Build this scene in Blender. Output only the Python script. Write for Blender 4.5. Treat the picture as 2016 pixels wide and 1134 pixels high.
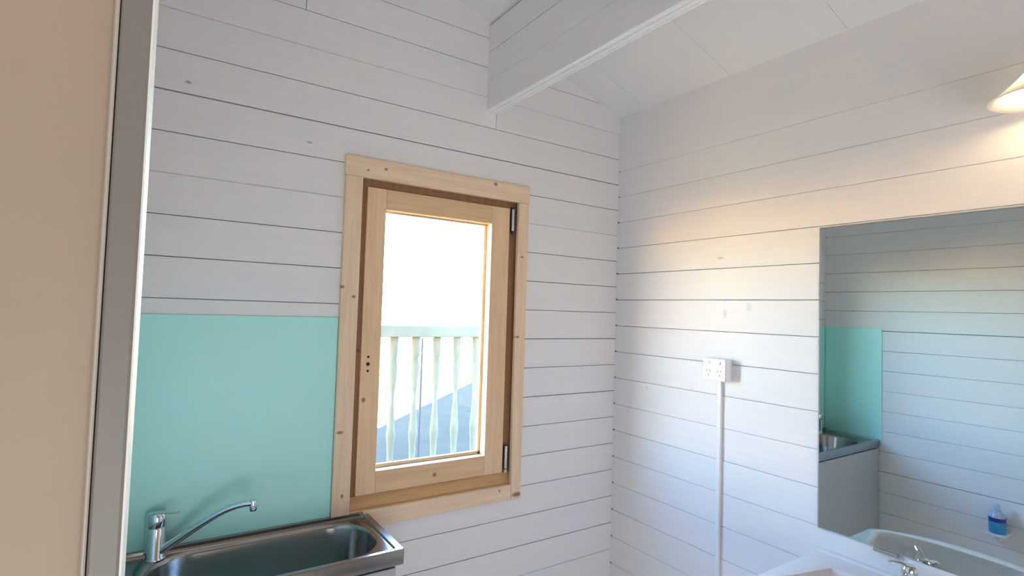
import bpy, bmesh, math, random
from mathutils import Vector, Matrix
random.seed(7)
H = 1.56                      # camera height above the floor; all z below are given relative to the camera
S = bpy.context.scene
C = S.collection
for o in list(bpy.data.objects): bpy.data.objects.remove(o, do_unlink=True)

# ------------------------------------------------------------------ camera
cam_d = bpy.data.cameras.new('camera'); cam = bpy.data.objects.new('camera', cam_d); C.objects.link(cam)
right = Vector((0.83239816, -0.55331835, 0.03085607)); up = Vector((-0.04896023, -0.01796493, 0.99863915)); fwd = Vector((0.55201104, 0.83277612, 0.04204457))
m = Matrix((right, up, -fwd)).transposed().to_4x4(); m.translation = (0, 0, H)
cam.matrix_world = m
cam_d.sensor_width = 36; cam_d.lens = 1068.35/2016*36; cam_d.clip_start = 0.02; cam_d.clip_end = 500
S.camera = cam
# ------------------------------------------------------------------ sky, sun, large lights, exposure
w = bpy.data.worlds.new('sky'); S.world = w; w.use_nodes = True
wn = w.node_tree.nodes; wl = w.node_tree.links; wn.clear()
out = wn.new('ShaderNodeOutputWorld'); bg = wn.new('ShaderNodeBackground'); sky = wn.new('ShaderNodeTexSky')
sky.sky_type = 'NISHITA'; sky.sun_disc = False; sky.sun_elevation = math.radians(24); sky.sun_rotation = math.radians(221)
sky.dust_density = 0.4; sky.ozone_density = 3.8; sky.air_density = 1.0
wl.new(sky.outputs[0], bg.inputs[0]); bg.inputs[1].default_value = 8.0; wl.new(bg.outputs[0], out.inputs[0])
sun_d = bpy.data.lights.new('sun', 'SUN'); sun_d.energy = 950; sun_d.angle = math.radians(0.6); sun_d.color = (1.0, 0.76, 0.50)
sun = bpy.data.objects.new('sun', sun_d); C.objects.link(sun); sun.location = (-6, -6, 8)
sun.rotation_euler = Vector((0.69, 0.725, -0.36)).to_track_quat('-Z', 'Y').to_euler()
def area(name, loc, aim, sx, sy, power, col):
    d = bpy.data.lights.new(name, 'AREA'); d.shape = 'RECTANGLE'; d.size = sx; d.size_y = sy; d.energy = power; d.color = col
    o = bpy.data.objects.new(name, d); C.objects.link(o); o.location = (loc[0], loc[1], loc[2]+H)
    o.rotation_euler = (Vector(aim)-Vector(loc)).to_track_quat('-Z', 'Y').to_euler(); return o
area('hall_fill', (0.05, -1.25, -0.75), (0.85, 0.95, 0.8), 1.4, 1.2, 23.0, (1.0, 0.97, 0.96))  # added fill light behind the camera; the hall has no window there
area('hall_ceiling_lamp', (-0.45, -0.7, 0.95), (-0.35, 0.3, 0.2), 0.25, 0.25, 1.6, (1.0, 0.80, 0.58))
# a light portal in the window opening: emits nothing, only tells Cycles where the sky light comes in
pt = area('window_sky_portal', (.8535, 1.812, -.1075), (.8535, 0, -.1075), .44, .90, 0, (1, 1, 1))
try: pt.data.cycles.is_portal = True
except Exception: pass
S.view_settings.view_transform = 'Standard'; S.view_settings.look = 'None'; S.view_settings.exposure = 0.0; S.view_settings.gamma = 1.0
S.view_settings.use_curve_mapping = False
try:
    S.cycles.max_bounces = 10; S.cycles.diffuse_bounces = 7; S.cycles.glossy_bounces = 6; S.cycles.transparent_max_bounces = 12
    S.cycles.sample_clamp_indirect = 0.0; S.cycles.caustics_reflective = False; S.cycles.use_denoising = True
except Exception: pass

# ------------------------------------------------------------------ materials
def newmat(name):
    mt = bpy.data.materials.new(name); mt.use_nodes = True
    return mt, mt.node_tree.nodes, mt.node_tree.links, mt.node_tree.nodes['Principled BSDF']
def plain(name, col, rough=0.5, metal=0.0, var=0.06, scale=6, bump=0.0, bscale=60, coat=0.0):
    mt, N, L, b = newmat(name)
    tc = N.new('ShaderNodeTexCoord'); nz = N.new('ShaderNodeTexNoise'); nz.inputs['Scale'].default_value = scale; nz.inputs['Detail'].default_value = 5
    L.new(tc.outputs['Object'], nz.inputs['Vector'])
    r = N.new('ShaderNodeValToRGB'); r.color_ramp.elements[0].position = .3; r.color_ramp.elements[1].position = .7
    r.color_ramp.elements[0].color = tuple(c*(1-var) for c in col)+(1,); r.color_ramp.elements[1].color = tuple(min(1, c*(1+var)) for c in col)+(1,)
    L.new(nz.outputs[0], r.inputs[0]); L.new(r.outputs[0], b.inputs['Base Color'])
    b.inputs['Roughness'].default_value = rough; b.inputs['Metallic'].default_value = metal
    if coat: b.inputs['Coat Weight'].default_value = coat
    if bump:
        n2 = N.new('ShaderNodeTexNoise'); n2.inputs['Scale'].default_value = bscale; L.new(tc.outputs['Object'], n2.inputs['Vector'])
        bp = N.new('ShaderNodeBump'); bp.inputs['Strength'].default_value = bump; bp.inputs['Distance'].default_value = .004
        L.new(n2.outputs[0], bp.inputs['Height']); L.new(bp.outputs[0], b.inputs['Normal'])
    return mt
def paint_boards(name, col, axis, spots=()):
    """white painted board: brushed grain along the board axis, faint filler dents at given world points"""
    mt, N, L, b = newmat(name)
    g = N.new('ShaderNodeNewGeometry'); mp = N.new('ShaderNodeMapping')
    sc = [22, 22, 22]; sc[axis] = 1.2; mp.inputs['Scale'].default_value = sc
    L.new(g.outputs['Position'], mp.inputs['Vector'])
    nz = N.new('ShaderNodeTexNoise'); nz.inputs['Scale'].default_value = 3; nz.inputs['Detail'].default_value = 6; L.new(mp.outputs[0], nz.inputs['Vector'])
    r = N.new('ShaderNodeValToRGB'); r.color_ramp.elements[0].position = .3; r.color_ramp.elements[1].position = .65
    r.color_ramp.elements[0].color = tuple(c*.975 for c in col)+(1,); r.color_ramp.elements[1].color = col+(1,)
    L.new(nz.outputs[0], r.inputs[0]); last = r.outputs[0]
    for (p, rad, dark) in spots:
        d = N.new('ShaderNodeVectorMath'); d.operation = 'SUBTRACT'; L.new(g.outputs['Position'], d.inputs[0]); d.inputs[1].default_value = (p[0], p[1], p[2]+H)
        s = N.new('ShaderNodeVectorMath'); s.operation = 'MULTIPLY'; L.new(d.outputs[0], s.inputs[0]); s.inputs[1].default_value = [1/q for q in rad]
        ln = N.new('ShaderNodeVectorMath'); ln.operation = 'LENGTH'; L.new(s.outputs[0], ln.inputs[0])
        mr = N.new('ShaderNodeMapRange'); mr.inputs['From Min'].default_value = 0.5; mr.inputs['From Max'].default_value = 1.1; mr.inputs['To Min'].default_value = dark; mr.inputs['To Max'].default_value = 0
        L.new(ln.outputs['Value'], mr.inputs['Value'])
        mx = N.new('ShaderNodeMix'); mx.data_type = 'RGBA'; L.new(mr.outputs[0], mx.inputs['Factor']); L.new(last, mx.inputs['A']); mx.inputs['B'].default_value = (.30, .27, .24, 1)
        last = mx.outputs['Result']
    L.new(last, b.inputs['Base Color']); b.inputs['Roughness'].default_value = .5
    bp = N.new('ShaderNodeBump'); bp.inputs['Strength'].default_value = .18; bp.inputs['Distance'].default_value = .002
    L.new(nz.outputs[0], bp.inputs['Height']); L.new(bp.outputs[0], b.inputs['Normal'])
    return mt
def pine(name, c1, c2, axis, knots=(), rough=.5):
    mt, N, L, b = newmat(name)
    g = N.new('ShaderNodeNewGeometry'); mp = N.new('ShaderNodeMapping'); sc = [30, 30, 30]; sc[axis] = 1.6; mp.inputs['Scale'].default_value = sc
    L.new(g.outputs['Position'], mp.inputs['Vector'])
    nz = N.new('ShaderNodeTexNoise'); nz.inputs['Scale'].default_value = 2.2; nz.inputs['Detail'].default_value = 5; nz.inputs['Distortion'].default_value = .6; L.new(mp.outputs[0], nz.inputs['Vector'])
    r = N.new('ShaderNodeValToRGB'); r.color_ramp.elements[0].position = .3; r.color_ramp.elements[1].position = .7
    r.color_ramp.elements[0].color = c2+(1,); r.color_ramp.elements[1].color = c1+(1,); L.new(nz.outputs[0], r.inputs[0]); last = r.outputs[0]
    for (p, rad) in knots:
        d = N.new('ShaderNodeVectorMath'); d.operation = 'SUBTRACT'; L.new(g.outputs['Position'], d.inputs[0]); d.inputs[1].default_value = (p[0], p[1], p[2]+H)
        s = N.new('ShaderNodeVectorMath'); s.operation = 'MULTIPLY'; L.new(d.outputs[0], s.inputs[0]); s.inputs[1].default_value = (1/rad[0], 8, 1/rad[1])
        ln = N.new('ShaderNodeVectorMath'); ln.operation = 'LENGTH'; L.new(s.outputs[0], ln.inputs[0])
        mr = N.new('ShaderNodeMapRange'); mr.inputs['From Min'].default_value = .4; mr.inputs['From Max'].default_value = 1.15; mr.inputs['To Min'].default_value = .85; mr.inputs['To Max'].default_value = 0
        L.new(ln.outputs['Value'], mr.inputs['Value'])
        mx = N.new('ShaderNodeMix'); mx.data_type = 'RGBA'; L.new(mr.outputs[0], mx.inputs['Factor']); L.new(last, mx.inputs['A']); mx.inputs['B'].default_value = (.16, .085, .04, 1)
        last = mx.outputs['Result']
    L.new(last, b.inputs['Base Color']); b.inputs['Roughness'].default_value = rough
    return mt
WHITE = (.81, .80, .805)
Yb, Xr, XL = 1.75, 1.7144, -0.10
M = {}
M['wb'] = paint_boards('white_board_paint', WHITE, 0, [((.056, Yb, .609), (.009, .1, .005), .8), ((.386, Yb, .505), (.010, .1, .004), .7)])
M['wr'] = paint_boards('white_side_board_paint', WHITE, 1, [((Xr, 1.200, .013), (.1, .008, .017), .28), ((Xr, 1.107, .037), (.1, .011, .018), .22), ((Xr, 1.222, .215), (.1, .016, .004), .6), ((Xr, 1.56, -.3), (.1, .006, .008), .3)])
M['beam'] = paint_boards('white_beam_paint', (.81, .80, .805), 1, [((1.02, 1.745, .70), (.03, .03, .006), .8)])
M['gloss'] = plain('brightened_underside_white', (.93, .93, .925), .25, var=.01)  # whiter than the beam boards to stand for upward light on the underside
M['gloss'].node_tree.nodes['Principled BSDF'].inputs['IOR'].default_value = 2.0
M['core'] = plain('dark_joint_core', (.20, .185, .165), .9)
M['ceil'] = plain('white_ceiling_paint', (.82, .82, .82), .6, var=.015, scale=3, bump=.05, bscale=30)
M['floor'] = plain('grey_vinyl_floor', (.74, .71, .67), .45, var=.05, scale=9)
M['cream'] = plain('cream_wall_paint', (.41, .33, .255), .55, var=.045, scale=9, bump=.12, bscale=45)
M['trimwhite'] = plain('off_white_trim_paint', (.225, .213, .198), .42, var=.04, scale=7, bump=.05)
M['arris'] = plain('lit_trim_edge', (.86, .85, .82), .4, var=.02)  # reveal painted pale to stand for window light on the lining
M['bead'] = plain('cream_bead_edge', (.50, .46, .41), .45, var=.03)
M['mint'] = plain('mint_green_panel', (.47, .89, .845), .38, var=.03, scale=2.5)
M['steel'] = plain('brushed_stainless_steel', (.36, .352, .345), .2, metal=1.0, var=.10, scale=5, bump=.02, bscale=200)
M['chrome'] = plain('polished_chrome', (.74, .76, .78), .09, metal=1.0, var=.02)
M['laminate'] = plain('white_cabinet_laminate', (.43, .45, .46), .35, var=.015)
M['ceramic'] = plain('white_ceramic', (.80, .80, .81), .12, var=.01, coat=.5)
M['plastic'] = plain('white_plastic', (.82, .82, .82), .35, var=.01)
M['slot'] = plain('dark_socket_slot', (.10, .10, .10), .6, var=.02)
M['mirror'] = plain('silvered_mirror_glass', (.645, .71, .695), .012, metal=1.0, var=.0)
M['mirroredge'] = plain('dark_mirror_edge', (.10, .11, .13), .25, metal=.6, var=.05)
M['hole'] = plain('dark_bored_hole', (.03, .022, .018), .8)
M['hinge'] = plain('galvanised_hinge', (.66, .66, .68), .3, metal=.25, var=.05)
M['hingedark'] = plain('black_hinge_seat', (.03, .03, .035), .6)
M['bottle_blue'] = plain('blue_liquid_soap', (.04, .30, .55), .2, var=.05)
M['bottle_dark'] = plain('navy_bottle_label', (.02, .04, .22), .4, var=.05)
M['bottle_clear'] = plain('pale_clear_plastic', (.45, .52, .68), .2, var=.03)
M['opal'] = plain('opal_white_glass', (.86, .86, .84), .25, var=.01)
def make_translucent(mt, f):
    N = mt.node_tree.nodes; L = mt.node_tree.links; o = N['Material Output']; t = N.new('ShaderNodeBsdfTranslucent'); t.inputs[0].default_value = (.9, .88, .82, 1)
    mx = N.new('ShaderNodeMixShader'); mx.inputs[0].default_value = f; L.new(N['Principled BSDF'].outputs[0], mx.inputs[1]); L.new(t.outputs[0], mx.inputs[2]); L.new(mx.outputs[0], o.inputs[0])
make_translucent(M['opal'], .45)
cz = Yb-.018
M['casv'] = pine('light_pine_vertical', (.86, .655, .46), (.76, .56, .38), 2, [((.502, cz, .06), (.009, .006)), ((.54, cz, .03), (.008, .006)), ((.515, cz, -.40), (.012, .006)), ((.53, cz, -.60), (.005, .009)), ((1.19, cz, .21), (.010, .004)), ((1.18, cz, -.10), (.010, .005)), ((1.20, cz, -.70), (.03, .010))])
M['cash'] = pine('light_pine_horizontal', (.88, .68, .48), (.78, .58, .40), 0, [((.63, cz, .458), (.007, .005)), ((1.06, cz, .475), (.010, .008)), ((.57, cz, .445), (.005, .004)), ((1.12, cz, -.675), (.005, .005))])
M['sashv'] = pine('honey_pine_vertical', (.84, .60, .375), (.74, .51, .30), 2, [((.593, Yb+.004, -.306), (.008, .010))])
M['sashh'] = pine('honey_pine_horizontal', (.80, .555, .335), (.68, .46, .26), 0, [((.86, Yb+.004, -.585), (.009, .009))])
M['frame'] = pine('shaded_pine_frame', (.42, .235, .125), (.32, .17, .085), 2, [((.57, Yb+.022, -.146), (.02, .006))])  # pine darkened to stand for shade in the recess round the sash
M['sill'] = pine('amber_pine_sill', (.66, .40, .19), (.54, .31, .135), 0)
M['rail'] = plain('weathered_grey_timber', (.155, .158, .118), .8, var=.12, scale=8)
M['rod'] = plain('grey_steel_rod', (.05, .055, .07), .6, metal=.0)
M['lawn'] = plain('dull_green_grass', (.068, .056, .041), .95, var=.08, scale=2.5)
M['bounce'] = plain('warm_bounce_ground', (.56, .40, .22), .95, var=.15, scale=14)
M['bark'] = plain('grey_brown_bark', (.12, .09, .06), .9, var=.3, scale=20)
M['leaf'] = plain('olive_green_leaf', (.10, .15, .05), .6, var=.3, scale=4)
M['roof'] = plain('grey_roof_sheet', (.25, .25, .26), .6)
def glass_mat():
    mt = bpy.data.materials.new('clear_window_glass'); mt.use_nodes = True; N = mt.node_tree.nodes; L = mt.node_tree.links; N.clear()
    o = N.new('ShaderNodeOutputMaterial'); mx = N.new('ShaderNodeMixShader'); t = N.new('ShaderNodeBsdfTransparent'); g = N.new('ShaderNodeBsdfGlossy'); fr = N.new('ShaderNodeFresnel')
    g.inputs['Roughness'].default_value = .02; t.inputs[0].default_value = (.96, .975, .97, 1); fr.inputs[0].default_value = 1.35
    ge = N.new('ShaderNodeNewGeometry'); inv = N.new('ShaderNodeMath'); inv.operation = 'SUBTRACT'; inv.inputs[0].default_value = 1; L.new(ge.outputs['Backfacing'], inv.inputs[1])
    mu = N.new('ShaderNodeMath'); mu.operation = 'MULTIPLY'; L.new(fr.outputs[0], mu.inputs[0]); L.new(inv.outputs[0], mu.inputs[1])   # reflect only where a ray enters the pane
    L.new(mu.outputs[0], mx.inputs[0]); L.new(t.outputs[0], mx.inputs[1]); L.new(g.outputs[0], mx.inputs[2]); L.new(mx.outputs[0], o.inputs[0]); return mt
M['glass'] = glass_mat()
def emit_mat():
    mt = bpy.data.materials.new('warm_bulb_glow'); mt.use_nodes = True; b = mt.node_tree.nodes['Principled BSDF']
    b.inputs['Base Color'].default_value = (1, .9, .75, 1); b.inputs['Emission Color'].default_value = (1, .74, .43, 1); b.inputs['Emission Strength'].default_value = 60; return mt
M['bulb'] = emit_mat()

# ------------------------------------------------------------------ mesh helpers (coordinates relative to the camera height)
def bm_new(): return bmesh.new()
def box(bm, x0, x1, y0, y1, z0, z1, bev=0.0, seg=2):
    vs = [bm.verts.new((x, y, z)) for x in (x0, x1) for y in (y0, y1) for z in (z0, z1)]
    F = [(0, 1, 3, 2), (4, 6, 7, 5), (0, 4, 5, 1), (2, 3, 7, 6), (0, 2, 6, 4), (1, 5, 7, 3)]
    fs = [bm.faces.new([vs[i] for i in f]) for f in F]
    if bev: bmesh.ops.bevel(bm, geom=list({e for f in fs for e in f.edges}), offset=bev, segments=seg, affect='EDGES', profile=.5)
    return bm
def prism(bm, poly, a0, a1, axis):
    """extrude polygon (two coordinates in the remaining axes order) along axis from a0 to a1"""
    def P(u, v, a):
        return {0: (a, u, v), 1: (u, a, v), 2: (u, v, a)}[axis]
    A = [bm.verts.new(P(u, v, a0)) for u, v in poly]; B = [bm.verts.new(P(u, v, a1)) for u, v in poly]
    n = len(poly)
    bm.faces.new(A); bm.faces.new(B[::-1])
    for i in range(n): bm.faces.new((A[i], B[i], B[(i+1) % n], A[(i+1) % n]))
    return bm
def lathe(bm, prof, c, n=24, axis=Vector((0, 0, 1))):
    q = Vector((0, 0, 1)).rotation_difference(axis.normalized()); rings = []
    for r, h in prof:
        if r < 1e-6: rings.append([bm.verts.new(Vector(c)+q @ Vector((0, 0, h)))])
        else: rings.append([bm.verts.new(Vector(c)+q @ Vector((r*math.cos(2*math.pi*i/n), r*math.sin(2*math.pi*i/n), h))) for i in range(n)])
    for a, b in zip(rings, rings[1:]):
        for i in range(n):
            j = (i+1) % n
            if len(a) == 1 and len(b) == 1: continue
            if len(a) == 1: bm.faces.new((a[0], b[j], b[i]))
            elif len(b) == 1: bm.faces.new((a[i], a[j], b[0]))
            else: bm.faces.new((a[i], a[j], b[j], b[i]))
    return bm
def tube(bm, pts, rad, n=14, flat=1.0):
    """tube along points; rad scalar or list; flat squashes the section vertically"""
    pts = [Vector(p) for p in pts]; rs = rad if isinstance(rad, (list, tuple)) else [rad]*len(pts); rings = []
    for i, p in enumerate(pts):
        t = (pts[min(i+1, len(pts)-1)]-pts[max(i-1, 0)]).normalized()
        s = t.cross(Vector((0, 0, 1)));  s = s.normalized() if s.length > 1e-4 else Vector((1, 0, 0))
        u = s.cross(t).normalized()
        rings.append([bm.verts.new(p+s*rs[i]*math.cos(2*math.pi*k/n)+u*rs[i]*flat*math.sin(2*math.pi*k/n)) for k in range(n)])
    for a, b in zip(rings, rings[1:]):
        for k in range(n): bm.faces.new((a[k], a[(k+1) % n], b[(k+1) % n], b[k]))
    bm.faces.new(rings[0][::-1]); bm.faces.new(rings[-1]); return bm
def bezier(p, n):
    p = [Vector(q) for q in p]; o = []
    for i in range(n+1):
        t = i/n; o.append(p[0]*(1-t)**3+p[1]*3*t*(1-t)**2+p[2]*3*t*t*(1-t)+p[3]*t**3)
    return o
def obj(name, bm, mat, parent=None, base=None, smooth=False):
    """link bm as one mesh object whose origin is base (or its parent's base)"""
    bmesh.ops.recalc_face_normals(bm, faces=bm.faces)
    me = bpy.data.meshes.new(name)
    b = Vector(base) if base is not None else (Vector(parent['_b']) if parent is not None else Vector((0, 0, 0)))
    bmesh.ops.translate(bm, verts=bm.verts, vec=-b)
    bm.to_mesh(me); bm.free(); me.materials.append(mat)
    if smooth:
        for p in me.polygons: p.use_smooth = True
        try: me.set_sharp_from_angle(angle=math.radians(38))
        except Exception: pass
    o = bpy.data.objects.new(name, me); C.objects.link(o); o['_b'] = list(b)
    if parent is not None:
        o.parent = parent; o.location = b-Vector(parent['_b'])
    else: o.location = b+Vector((0, 0, H))
    return o
def thing(name, label, cat, base, group=None):
    o = bpy.data.objects.new(name, None); C.objects.link(o); o.location = (base[0], base[1], base[2]+H); o['_b'] = list(base)
    o.empty_display_size = .05; o['label'] = label; o['category'] = cat
    if group: o['group'] = group
    return o
def tag(o, label, cat, group=None):
    o['label'] = label; o['category'] = cat
    if group: o['group'] = group
    return o
def struct(name, bm, mat, smooth=False):
    o = obj(name, bm, mat, smooth=smooth); o['kind'] = 'structure'; return o
FL = -H

# ------------------------------------------------------------------ room shell
PIT, Z0 = .11416, .5766
jz = lambda n: Z0-PIT*n
GAP = {-5: 1.5, -4: 2.6, -3: 2.0, -2: 1.2, -1: 2.4, 0: 3.6, 1: 2.2, 2: .9, 3: 2.0, 4: 2.0, 5: 1.6, 6: 2.4, 7: 1.8, 8: 2.6, 9: 1.8, 10: 1.9, 11: 1.9, 12: 2.0, 13: 2.6, 14: 1.4}
GR = {2.5: 1.5, 3.5: 1.9, 4.5: 1.8, 5.5: 1.6, 6.5: 1.5, 7.5: 1.2, 8.5: 1.0, 9.5: 1.0, 10.5: 1.1, 11.5: 1.2, -1.5: .9, .5: .8, 1.5: 1.0, -.5: .7}
roofz = lambda x: .880+.308*(Xr-x)
HX0, HX1, HZ0, HZ1 = .520, 1.200, jz(11), jz(1)           # rough opening for the window
bm = bm_new(); y0, y1 = Yb+.020, Yb+.044
XW = -1.30
box(bm, XW, HX0, y0, y1, FL, 1.85); box(bm, HX1, Xr+.05, y0, y1, FL, 1.2); box(bm, HX0, HX1, y0, y1, FL, HZ0); box(bm, HX0, HX1, y0, y1, HZ1, 1.4)
wall_back = struct('wall_back', bm, M['core'])
def board_back(x0, x1, k, zt=None, zb=None):
    g0 = GAP.get(k, 1.6)/2000; g1 = GAP.get(k+1, 1.6)/2000
    zt = jz(k)-g0 if zt is None else zt; zb = jz(k+1)+g1 if zb is None else zb
    dy = random.uniform(-.0006, .0006); yf = Yb+dy; c = .0016
    poly = [(yf, zb+c), (yf+c, zb), (Yb+.0195, zb), (Yb+.0195, zt), (yf+c, zt), (yf, zt-c)]
    obj('plank', prism(bm_new(), poly, x0, x1, 0), M['wb'], wall_back)
XE = -.60
for k in range(-9, 19):
    xe = Xr+.001
    if 1 <= k <= 10:
        board_back(XE, HX0, k); board_back(HX1, xe, k)
    elif k == -4: board_back(XE, .357, k); board_back(.359, xe, k)
    elif k == -2: board_back(XE, 1.0632, k); board_back(1.0655, xe, k)
    elif k == 18: board_back(XE, xe, k, zb=FL)
    else: board_back(XE, xe, k)

def side_boards(root, X, sgn, ya, yb, mat, gaps, kmin, kmax, ztop, notch):
    for k2 in range(kmin, kmax):
        k = k2+.5
        g0 = gaps.get(k, 1.2)/2000; g1 = gaps.get(k+1, 1.2)/2000
        zt = ztop if k2 == kmin else jz(k)-g0; zb = max(jz(k+1)+g1, FL)
        xf = X+random.uniform(-.0006, .0006); c = .0013*sgn
        bm = bm_new(); poly = [(xf, zb+abs(c)), (xf+c, zb), (X+.0195*sgn, zb), (X+.0195*sgn, zt), (xf+c, zt), (xf, zt-abs(c))]
        # notched end at the corner so that a small dark hole shows where the courses meet
        prism(bm, poly, ya, yb-.009, 1)
        poly2 = [(xf, zb+.0045), (X+.0195*sgn, zb+.0045), (X+.0195*sgn, zt-.0005), (xf, zt-.0005)]
        prism(bm, poly2, yb-.009, yb, 1)
        obj('plank', bm, mat, root)
bm = bm_new(); box(bm, Xr+.020, Xr+.044, -1.72, Yb+.044, FL, .90)
wall_right = struct('wall_right', bm, M['core'])
side_boards(wall_right, Xr, 1, -1.70, Yb, M['wr'], GR, -2, 18, .895, True)
bm = bm_new(); prism(bm, [(.27, FL), (Yb+.02, FL), (Yb+.02, 1.47), (.27, 1.47)], XL-.044, XL-.020, 0)
wall_left = struct('wall_left', bm, M['core'])
GL = dict(GR); GL.update({5.5: 3.0, 12.5: 2.6, 3.5: 2.0, 2.5: 1.8, 4.5: 1.6, 6.5: 1.3})
side_boards(wall_left, XL, -1, .284, Yb, M['wr'], GL, -8, 18, 1.46, True)
# nib wall beside the camera, with its painted lining
bm = bm_new(); box(bm, XW, -.0135, .206, .282, FL, 1.80)
wall_front = struct('wall_front', bm, M['cream'])
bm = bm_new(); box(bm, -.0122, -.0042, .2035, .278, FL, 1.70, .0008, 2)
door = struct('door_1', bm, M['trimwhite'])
bm = bm_new(); box(bm, -.0136, -.0124, .2025, .2100, FL, 1.70, .0004, 1); obj('edge_bead', bm, M['bead'], door)
bm = bm_new(); box(bm, -.0042, -.0036, .2045, .278, FL, 1.70); obj('reveal_face', bm, M['arris'], door)
# hall behind the camera
bm = bm_new(); box(bm, XW-.05, Xr+.05, -1.75, -1.70, FL, 1.85); struct('wall_hall_back', bm, M['cream'])
bm = bm_new(); box(bm, XW-.05, XW, -1.75, Yb+.044, FL, 1.85); struct('wall_hall_left', bm, M['cream'])
bm = bm_new(); box(bm, XW-.05, Xr+.05, -1.75, Yb+.044, FL-.05, FL); struct('floor', bm, M['floor'])
# sloping ceiling with panels
def slope_box(bm, x0, x1, ya, yb, t0, t1):
    prism(bm, [(x0, roofz(x0)+t0), (x1, roofz(x1)+t0), (x1, roofz(x1)+t1), (x0, roofz(x0)+t1)], ya, yb, 1); return bm
bm = bm_new(); slope_box(bm, XW-.05, Xr+.30, -1.75, Yb+.30, .012, .06)
ceiling = struct('ceiling', bm, M['roof'])
ys = [-1.75]+[.79-.4*i for i in range(6, -1, -1) if .79-.4*i > -1.7]+[1.19, 1.59, Yb+.03]
for a, b in zip(ys, ys[1:]):
    bm = bm_new(); slope_box(bm, XW, Xr+.02, a+.0006, b-.0006, 0, .0115); obj('ceiling_panel', bm, M['ceil'], ceiling)
# beam made of stacked log boards running along the ceiling
bm = bm_new(); box(bm, 1.030, 1.055, -1.70, Yb, .80, 1.07)
beam = struct('ceiling_beam', bm, M['core'])
bx0, bx1, bz = 1.0200, 1.0640, jz(-1.5)
zt = jz(-2.5)-.0004
c = .0015
obj('plank', prism(bm_new(), [(bx0, bz+.0085), (bx1, bz+.0085), (bx1, zt), (bx0+c, zt), (bx0, zt-c)], -1.70, Yb, 1), M['beam'], beam)
prof = [(bx0-.0004, bz+.008), (bx0-.0004, bz+.003), (bx0+.003, bz), (bx0+.0125, bz), (bx0+.013, bz+.006), (bx0+.0155, bz+.006), (bx0+.016, bz-.001), (bx0+.0315, bz-.001), (bx0+.032, bz+.006), (bx0+.0345, bz+.006), (bx0+.035, bz), (bx1-.002, bz), (bx1+.0004, bz+.002), (bx1+.0004, bz+.008)]
obj('grooved_underside', prism(bm_new(), prof, -1.70, Yb, 1), M['gloss'], beam)  # underside split off so its colour can carry the light from below
for k in (-3.5, -4.5):
    g = .0005 if k == -3.5 else .0009
    za = jz(k+1)+(.0005 if k == -3.5 else .0009); zb = jz(k)-.0009 if k == -3.5 else roofz(1.06)-.002
    if k == -4.5: zb = roofz(bx1)-.001
    xf = bx0+(.0004 if k == -3.5 else -.0003); c = .0016
    obj('plank', prism(bm_new(), [(xf, za+c), (xf+c, za), (bx1, za), (bx1, zb), (xf+c, zb), (xf, zb-c)], -1.70, Yb, 1), M['beam'], beam)

# ------------------------------------------------------------------ window
win = bpy.data.objects.new('window_1', None); C.objects.link(win); win['_b'] = [.86, Yb, -.115]; win.location = (.86, Yb, -.115+H); win['kind'] = 'structure'; win.empty_display_size = .05
cf, cb = Yb-.018, Yb+.002
CX0, CX1, CZ0, CZ1 = .499, 1.2165, -.716, .487
IX0, IX1, IZ0, IZ1 = .5555, 1.172, -.660, .421
def part(name, b, mat, par, smooth=False): return obj(name, b, mat, par, smooth=smooth)
part('casing', box(bm_new(), CX0-.002, CX1+.003, cf-.0008, cb, IZ1, CZ1, .0025), M['cash'], win)
part('casing', box(bm_new(), CX0, IX0, cf, cb, CZ0+.05, IZ1-.0004, .0025), M['casv'], win)
part('casing', box(bm_new(), IX1, CX1, cf, cb, CZ0-.002, IZ1-.0004, .0025), M['casv'], win)
part('casing', box(bm_new(), CX0, IX1-.0004, cf+.001, cb, CZ0, IZ0, .0025), M['cash'], win)
# fixed frame: face set back behind the casings, seen as a dark strip around the sash
fy0, fy1 = Yb+.022, Yb+.070
SX0, SX1, SZ0, SZ1 = .579, 1.143, -.616, .397
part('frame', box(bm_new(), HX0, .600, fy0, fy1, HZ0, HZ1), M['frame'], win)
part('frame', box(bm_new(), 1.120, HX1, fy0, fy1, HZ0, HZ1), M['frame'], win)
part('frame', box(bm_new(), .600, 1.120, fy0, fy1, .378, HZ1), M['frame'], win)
bm = bm_new(); prism(bm, [(Yb+.003, IZ0-.01), (Yb+.003, IZ0+.006), (Yb+.016, SZ0-.004), (fy1, SZ0+.02), (fy1, IZ0-.01)], IX0-.02, IX1+.02, 0)
part('frame_sill', bm, M['sill'], win)
# hinged sash
sy0, sy1 = Yb+.004, Yb+.054
GX0, GX1, GZ0, GZ1 = .645, 1.062, -.543, .328
part('sash_stile', box(bm_new(), SX0, GX0, sy0, sy1, SZ0, SZ1, .002), M['sashv'], win)
part('sash_stile', box(bm_new(), GX1, SX1, sy0, sy1, SZ0, SZ1, .002), M['sashv'], win)
part('sash_rail', box(bm_new(), GX0+.0002, GX1-.0002, sy0+.0004, sy1, GZ1, SZ1-.0003, .002), M['sashh'], win)
part('sash_rail', box(bm_new(), GX0+.0002, GX1-.0002, sy0+.0004, sy1, SZ0+.0003, GZ0, .002), M['sashh'], win)
gy = sy0+.030
pane = part('pane', box(bm_new(), GX0-.001, GX1+.001, gy, gy+.004, GZ0-.001, GZ1+.001), M['glass'], win)
bd = .012
def bead(x0, x1, z0, z1, mt): part('glazing_bead', box(bm_new(), x0, x1, gy+.0045, sy1-.001, z0, z1, .002), mt, win)
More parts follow.
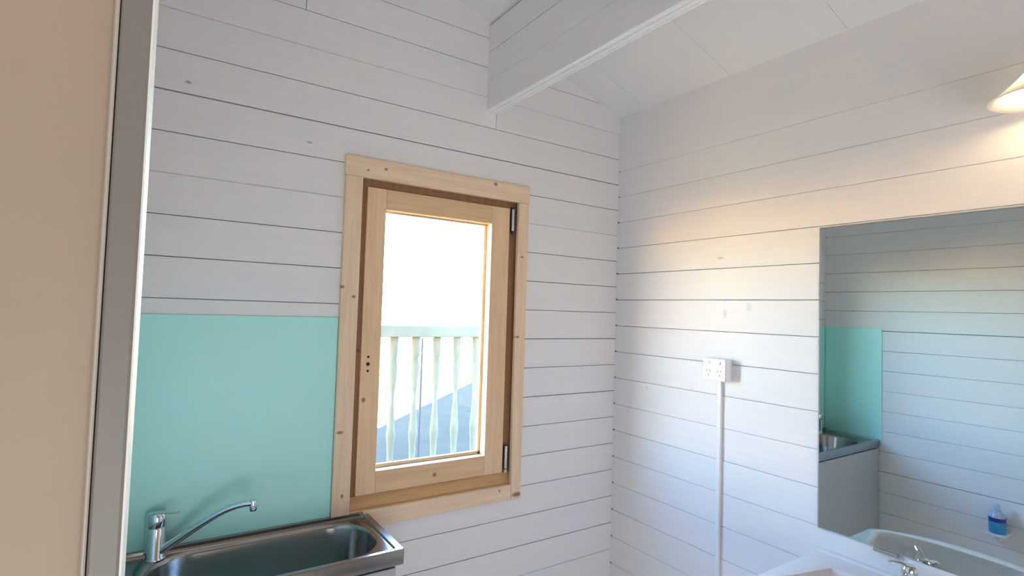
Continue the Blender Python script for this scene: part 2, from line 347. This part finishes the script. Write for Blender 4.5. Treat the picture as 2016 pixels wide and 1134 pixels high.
bead(GX0, GX0+bd*.4, GZ0, GZ1, M['sashv']); bead(GX1-bd, GX1, GZ0, GZ1, M['sashv']); bead(GX0, GX1, GZ0, GZ0+bd, M['sashh']); bead(GX0, GX1, GZ1-bd*.4, GZ1, M['sashh'])
for zz, rr in ((-.166, .0042), (-.1895, .0062), (-.212, .0042)):
    part('bored_hole', lathe(bm_new(), [(0, 0), (rr, 0), (rr, .0006), (0, .0006)], (.6035, sy0+.0002, zz), 16, Vector((0, -1, 0))), M['hole'], win)
for zt_, zb_ in ((.402, .288), (-.515, -.622)):
    hg = part('hinge', lathe(bm_new(), [(0, 0), (.0048, 0), (.0052, .001), (.0052, .083), (.0048, .084), (0, .084)], (1.1545, Yb-.001, zb_+.022), 14), M['hinge'], win, True)
    part('hinge_knuckle', lathe(bm_new(), [(0, 0), (.004, .002), (.0052, .006), (.0052, .014), (0, .015)], (1.1545, Yb-.001, zb_+.004), 14), M['hinge'] if zb_ < 0 else M['hingedark'], hg, True)
    part('hinge_leaf', box(bm_new(), 1.1505, 1.166, Yb+.003, Yb+.010, zb_+.018, zt_), M['hingedark'], hg)

# ------------------------------------------------------------------ mint splashbacks
o = obj('splashback', box(bm_new(), XL+.0065, CX0-.001, Yb-.006, Yb-.0008, -.70, -.038, .001), M['mint'], base=(.15, Yb-.003, -.70)); tag(o, 'mint green splashback panel on the back wall between sink and window', 'splashback')
o = obj('splashback', box(bm_new(), XL+.0008, XL+.006, 1.428, Yb-.0075, -.70, -.038, .001), M['mint'], base=(XL+.003, 1.6, -.70)); tag(o, 'mint green side splashback seen only as a reflection in the mirror', 'splashback')

# ------------------------------------------------------------------ laundry tub with cabinet
def sup(cx, cy, a, b, n, N=64):
    P = []
    for i in range(N):
        t = 2*math.pi*i/N; c, s = math.cos(t), math.sin(t)
        P.append((cx+a*math.copysign(abs(c)**(2/n), c), cy+b*math.copysign(abs(s)**(2/n), s)))
    return P
def rrect(x0, x1, y0, y1, r, N=64):
    P = []; k = N//4
    for (cx, cy, a0) in ((x1-r, y1-r, 0), (x0+r, y1-r, 90), (x0+r, y0+r, 180), (x1-r, y0+r, 270)):
        for i in range(k):
            a = math.radians(a0+90*i/(k-1)); P.append((cx+r*math.cos(a), cy+r*math.sin(a)))
    return P
def loops(bm, rings, cap=True):
    R = [[bm.verts.new((x, y, z)) for x, y in P] for P, z in rings]; n = len(R[0])
    for a, b in zip(R, R[1:]):
        for i in range(n): bm.faces.new((a[i], a[(i+1) % n], b[(i+1) % n], b[i]))
    if cap: bm.faces.new(R[-1])
    return bm
zr = -.670
tub = thing('laundry_tub', 'stainless steel laundry tub on a white cabinet under the mint splashback', 'sink', (.21, 1.59, FL))
tx0, tx1, ty0, ty1 = XL+.0075, .621, 1.437, Yb-.0078
bm = bm_new()
loops(bm, [(rrect(tx0, tx1, ty0, ty1, .004), zr-.042), (rrect(tx0, tx1, ty0, ty1, .004), zr-.003), (rrect(tx0+.002, tx1-.002, ty0+.002, ty1-.002, .004), zr),
           (rrect(tx0+.020, tx1-.020, ty0+.012, ty1-.012, .006), zr), (rrect(tx0+.023, tx1-.023, ty0+.014, ty1-.014, .006), zr-.006),
           (rrect(.012, .588, 1.462, 1.728, .118), zr-.007), (rrect(.016, .584, 1.466, 1.724, .114), zr-.010), (rrect(.020, .580, 1.470, 1.720, .11), zr-.02),
           (rrect(.030, .570, 1.478, 1.712, .10), zr-.19), (rrect(.05, .55, 1.50, 1.69, .07), zr-.225), (rrect(.09, .50, 1.54, 1.65, .04), zr-.232)])
part('tub_bowl', bm, M['steel'], tub, True)
part('upstand', box(bm_new(), tx0, tx1-.02, Yb-.0185, Yb-.0070, zr-.001, zr+.010, .002), M['steel'], tub)
part('drain', lathe(bm_new(), [(.033, 0), (.033, .002), (.026, .003), (.024, -.001), (0, -.002)], (.29, 1.595, zr-.2318), 24), M['chrome'], tub, True)
part('side_panel', box(bm_new(), .590, .606, 1.458, Yb-.009, FL+.06, zr-.042, .004, 2), M['laminate'], tub)
part('side_panel', box(bm_new(), XL+.008, XL+.024, 1.458, Yb-.009, FL+.06, zr-.042, .002), M['laminate'], tub)
part('base_panel', box(bm_new(), XL+.0245, .5895, 1.46, Yb-.010, FL+.06, FL+.076), M['laminate'], tub)
part('plinth', box(bm_new(), XL+.012, .60, 1.50, Yb-.001, FL+.001, FL+.0605), M['laminate'], tub)
part('cabinet_door', box(bm_new(), XL+.012, .600, 1.442, 1.4575, FL+.075, zr-.05, .002), M['laminate'], tub)
# mixer tap on the tub deck
tx, ty, tz = -.002+.022, 1.712, zr-.0066
tx, ty = .040, 1.7135
tap = thing('mixer_tap', 'chrome mixer tap with long curved spout on the laundry tub', 'tap', (tx, ty, tz))
part('tap_body', lathe(bm_new(), [(0, 0), (.0255, 0), (.0255, .004), (.0225, .008), (.0225, .080), (.0212, .083), (.0225, .086), (.0235, .112), (.020, .119), (0, .121)], (tx, ty, tz), 28), M['chrome'], tap, True)
bm = bm_new(); tube(bm, bezier([(tx-.012, ty-.002, tz+.118), (tx+.01, ty-.012, tz+.124), (tx+.03, ty-.03, tz+.122), (tx+.046, ty-.045, tz+.126)], 10), [.010]*4+[.0075]*4+[.006]*3, 12, .45)
part('lever', bm, M['chrome'], tap, True)
sp = bezier([(tx+.010, ty-.006, tz+.020), (tx+.105, ty-.055, tz+.092), (tx+.150, ty-.078, tz+.142), (tx+.218, ty-.112, tz+.142)], 22)
bm = bm_new(); tube(bm, sp, [.0135-.0045*i/22 for i in range(23)], 14, .85); part('spout', bm, M['chrome'], tap, True)
e = sp[-1]
part('aerator', lathe(bm_new(), [(0, -.020), (.0085, -.020), (.0095, -.017), (.0095, .002), (.008, .008), (0, .010)], (e.x-.004, e.y+.002, e.z), 18), M['chrome'], tap, True)

# ------------------------------------------------------------------ power outlet and trunking on the right wall
ol = thing('power_outlet', 'white double power outlet on a mounting block on the right wall', 'power outlet', (Xr, 1.212, -.19))
oy0, oy1, oz0, oz1, ox = 1.166, 1.256, -.2235, -.1475, 1.671
part('mounting_block', box(bm_new(), ox+.007, Xr-.0008, oy0, oy1, oz0, oz1, .003, 3), M['plastic'], ol)
fp = part('face_plate', box(bm_new(), ox, ox+.0068, oy0-.001, oy1+.001, oz0-.001, oz1+.001, .0025, 3), M['plastic'], ol)
for yy in (1.189, 1.233):
    part('switch', lathe(bm_new(), [(0, 0), (.0062, 0), (.0056, .0028), (.003, .0036), (0, .0038)], (ox, yy, -.1615), 16, Vector((-1, 0, .25))), M['plastic'], ol, True)
    for dy, dz, an in ((.0065, .005, 32), (-.0065, .005, -32), (0, -.009, 0)):
        bm = bm_new(); box(bm, -.0004, .0003, -.0011, .0011, -.0038, .0038)
        bmesh.ops.rotate(bm, verts=bm.verts, cent=(0, 0, 0), matrix=Matrix.Rotation(math.radians(an), 3, 'X')); bmesh.ops.translate(bm, verts=bm.verts, vec=(ox, yy+dy, -.196+dz))
        part('socket_slot', bm, M['slot'], ol)
tr = obj('cable_trunking', box(bm_new(), Xr-.013, Xr-.0008, 1.203, 1.2195, FL+.001, oz0+.002, .002, 2), M['plastic'], base=(Xr-.006, 1.211, FL)); tag(tr, 'thin white cable trunking running down from the power outlet to the floor', 'cable trunking')

# ------------------------------------------------------------------ mirror
mi = thing('wall_mirror', 'large frameless mirror on the right wall above the basin', 'mirror', (Xr, .64, -.626))
part('mirror_backing', box(bm_new(), Xr-.0042, Xr-.0008, .341, .867, -.624, .284), M['mirroredge'], mi)
bm = bm_new(); ya, yc, za, zc, bw = .340, .868, -.625, .285, .004      # bevelled edge all round
loops(bm, [([(ya, za), (yc, za), (yc, zc), (ya, zc)], 0), ([(ya, za), (yc, za), (yc, zc), (ya, zc)], .0008), ([(ya+bw, za+bw), (yc-bw, za+bw), (yc-bw, zc-bw), (ya+bw, zc-bw)], .0024)])
for v in bm.verts: v.co = Vector((Xr-.0044-v.co.z, v.co.x, v.co.y))
part('mirror_glass', bm, M['mirror'], mi)
part('bottom_clip', box(bm_new(), Xr-.0105, Xr-.0008, .655, .715, -.634, -.6255, .001), M['chrome'], mi)

# ------------------------------------------------------------------ basin with tap
zbs = -.688
bas = thing('wash_basin', 'white ceramic wash basin fixed to the wall below the mirror', 'basin', (Xr, .62, zbs))
def bas_outline(inset, dz=0):
    pts = []; yc, hw = .620, .249-inset; xb = Xr-.0008-inset*(.15); 
    n = 40
    for i in range(n+1):
        t = -1+2*i/n; y = yc+hw*t
        x = Xr-.352-.085*(1-abs(t)**2.2)+inset
        if abs(t) > .93: x += (abs(t)-.93)/.07*.018
        pts.append((x, y))
    pts += [(xb, yc+hw), (xb, yc+hw*.33), (xb, yc-hw*.33), (xb, yc-hw)]
    return pts
def bowl(a):
    n = 44; P = []
    cx, cy = Xr-.235, .620
    for i in range(n):
        q = -math.pi/2+2*math.pi*i/n                      # match start near low-y front
        c, s = math.cos(q), math.sin(q)
        P.append((cx, cy, c, s))
    return P
bm = bm_new()
out0 = bas_outline(0.0)
def bowl_ring(sc, N):
    """ring of the bowl matched by angle to the outline"""
    cx, cy = Xr-.232, .620; R = []
    for (x, y) in out0:
        a = math.atan2((y-cy)/.249, (x-cx)/.20); c, s = math.cos(a), math.sin(a); n = 3.1
        rx = (.152 if c > 0 else .150)*sc
        rr = (abs(c)**n+abs(s)**n)**(-1/n)
        R.append((cx+rx*rr*c, cy+.213*sc*rr*s))
    return R
loops(bm, [(bas_outline(.075), zbs-.15), (bas_outline(.03), zbs-.10), (bas_outline(.006), zbs-.045), (bas_outline(0), zbs-.012), (bas_outline(.003), zbs-.003), (bas_outline(.010), zbs), (bowl_ring(1.03, 0), zbs-.001),
           (bowl_ring(1.0, 0), zbs-.006), (bowl_ring(.96, 0), zbs-.03), (bowl_ring(.86, 0), zbs-.08), (bowl_ring(.62, 0), zbs-.118), (bowl_ring(.2, 0), zbs-.128)])
bb = part('basin_bowl', bm, M['ceramic'], bas, True)
part('back_ledge', box(bm_new(), Xr-.020, Xr-.0009, .373, .867, zbs-.001, zbs+.007, .003, 3), M['ceramic'], bas)
part('drain', lathe(bm_new(), [(.021, 0), (.021, .002), (.015, .003), (0, .002)], (Xr-.232, .62, zbs-.1275), 20), M['chrome'], bas, True)
ft = (Xr-.047, .614, zbs+.0002)
bt = thing('basin_tap', 'small chrome basin tap with side lever beside the mirror', 'tap', ft)
part('tap_body', lathe(bm_new(), [(0, 0), (.024, 0), (.024, .005), (.018, .010), (.0165, .035), (.018, .038), (.019, .052), (.015, .060), (0, .062)], ft, 24), M['chrome'], bt, True)
sp2 = bezier([(ft[0]-.008, ft[1], ft[2]+.022), (ft[0]-.04, ft[1], ft[2]+.034), (ft[0]-.07, ft[1], ft[2]+.036), (ft[0]-.098, ft[1], ft[2]+.020)], 12)
bm = bm_new(); tube(bm, sp2, [.012]*6+[.0105]*7, 12); part('spout', bm, M['chrome'], bt, True)
bm = bm_new(); tube(bm, [(ft[0]-.004, ft[1], ft[2]+.058), (ft[0]-.02, ft[1]+.012, ft[2]+.068), (ft[0]-.046, ft[1]+.028, ft[2]+.071)], [.008, .007, .006], 12, .6); part('lever', bm, M['chrome'], bt, True)

# ------------------------------------------------------------------ wall lamp at the frame's right edge
lx, ly, lz = 1.600, .338, .502
wlp = thing('wall_lamp', 'wall lamp with a flared white glass shade above the mirror', 'lamp', (Xr, ly, .62))
part('backplate', lathe(bm_new(), [(0, 0), (.045, 0), (.043, .012), (.02, .018), (0, .018)], (Xr-.0008, ly, .64), 24, Vector((-1, 0, 0))), M['chrome'], wlp, True)
bm = bm_new(); tube(bm, bezier([(Xr-.016, ly, .64), (Xr-.06, ly, .665), (lx, ly, .66), (lx, ly, .607)], 12), .007, 12); part('arm', bm, M['chrome'], wlp, True)
part('shade', lathe(bm_new(), [(.022, .066), (.030, .060), (.046, .042), (.062, .026), (.076, .012), (.080, .006), (.092, .001), (.0935, -.0005), (.092, -.0015), (.079, .0035), (.074, .0105), (.060, .0245), (.044, .0405), (.029, .058), (.022, .062)], (lx, ly, lz), 40), M['opal'], wlp, True)
part('shade_holder', lathe(bm_new(), [(0, .108), (.014, .106), (.021, .092), (.0235, .062), (.0235, .058), (0, .058)], (lx, ly, lz), 24), M['chrome'], wlp, True)
part('bulb', lathe(bm_new(), [(0, 0), (.012, .003), (.018, .014), (.015, .028), (.009, .038), (.009, .05), (0, .05)], (lx, ly, lz+.008), 20), M['bulb'], wlp, True)

# ------------------------------------------------------------------ soap bottle on a small wall shelf (seen in the mirror)
shf = thing('wall_shelf', 'small white wall shelf on the left wall seen in the mirror', 'shelf', (XL, .92, -.998))
part('shelf_board', box(bm_new(), XL+.0008, XL+.098, .868, .952, -1.006, -.998, .002), M['plastic'], shf)
part('bracket', prism(bm_new(), [(XL+.0008, -1.0062), (XL+.0008, -1.06), (XL+.012, -1.06), (XL+.085, -1.0062)],   .905, .915, 1), M['plastic'], shf)
sb = thing('soap_bottle', 'blue liquid soap bottle with navy band on the small wall shelf', 'bottle', (XL+.055, .908, -.9978))
b0 = (XL+.055, .908, -.9978)
def bp(prof): return [(r*.78, h*.80) for r, h in prof]
part('bottle_body', lathe(bm_new(), bp([(0, 0), (.038, 0), (.042, .005), (.042, .068), (0, .068)]), b0, 28), M['bottle_blue'], sb, True)
part('bottle_band', lathe(bm_new(), bp([(0, .068), (.0425, .068), (.0425, .092), (0, .092)]), b0, 28), M['bottle_dark'], sb, True)
part('bottle_shoulder', lathe(bm_new(), bp([(0, .092), (.041, .092), (.036, .112), (.020, .128), (.012, .134), (0, .134)]), b0, 28), M['bottle_clear'], sb, True)
part('cap', lathe(bm_new(), bp([(0, .134), (.015, .134), (.015, .155), (.010, .168), (0, .170)]), b0, 20), M['bottle_clear'], sb, True)

# ------------------------------------------------------------------ outside
def ground_z(y): return -1.72 if y < 1.9 else (-1.72+.52*(y-1.9)/1.1 if y < 3.0 else -1.20)
bm = bm_new()
yy = [-30, 1.6, 1.9, 2.3, 2.65, 3.0, 6, 12, 30, 120]; xx = [-.45, 2, 6, 30, 160]
def grid(bm, xs, ys):
    V = [[bm.verts.new((x, y, ground_z(y) if y < 3.0 else -1.20)) for x in xs] for y in ys]
    for r0, r1 in zip(V, V[1:]):
        for i in range(len(xs)-1): bm.faces.new((r0[i], r0[i+1], r1[i+1], r1[i]))
    return bm
struct('ground_lawn', grid(bm, [-6.8, -2, 2, 6, 30, 160], [-30, 1.6, 1.9, 2.3, 2.65, 3.0, 6, 9.5]), M['lawn'])
bm = grid(bm_new(), [-160, -30, -6.8], [-30, 1.6, 1.9, 2.3, 2.65, 3.0, 6, 9.5]); grid(bm, [-160, -30, -6.8, 6, 30, 160], [9.5, 12, 30, 120])
struct('ground_bounce', bm, M['bounce'])  # pale ground added, its edge shaped for warm bounce onto the right wall
for k in ('lawn', 'bounce', 'rail'): M[k].node_tree.nodes['Principled BSDF'].inputs['Specular IOR Level'].default_value = 0.0
bl = thing('balustrade', 'grey timber balustrade with turned balusters outside the window', 'balustrade', (1.5, 3.0, -1.2))
part('top_rail', box(bm_new(), -1.2, 5.5, 2.955, 3.045, -.172, -.103, .006, 2), M['rail'], bl)
part('bottom_rail', box(bm_new(), -1.2, 5.5, 2.965, 3.035, -1.07, -1.00, .004, 2), M['rail'], bl)
base_me = None
for i in range(-15, 31):
    x = 1.182+.1365*i
    if base_me is None:
        o = obj('baluster', lathe(bm_new(), [(.022, -1.00), (.022, -.92), (.016, -.90), (.020, -.80), (.026, -.74), (.020, -.66), (.0125, -.55), (.014, -.49), (.022, -.40), (.026, -.34), (.018, -.30), (.024, -.28), (.025, -.172)], (x, 3.0, 0), 12), M['rail'], bl, base=(x, 3.0, 0), smooth=True)
        base_me = o.data
    else:
        o = bpy.data.objects.new('baluster', base_me); C.objects.link(o); o.parent = bl; o.location = (x-1.5, 0, 1.2)
for x in (-1.15, 5.45):
    part('post', box(bm_new(), x-.045, x+.045, 2.955, 3.045, -1.2, -.10, .005), M['rail'], bl)
rd = obj('steel_rod', lathe(bm_new(), [(0, 0), (.007, 0), (.007, 1.03), (0, 1.03)], (1.296, 2.86, -1.2), 8), M['rod'], base=(1.292, 2.86, -1.28)); tag(rd, 'thin vertical steel rod outside the window in front of the balustrade', 'rod')
for _o in bpy.data.objects:
    if '_b' in _o: del _o['_b']
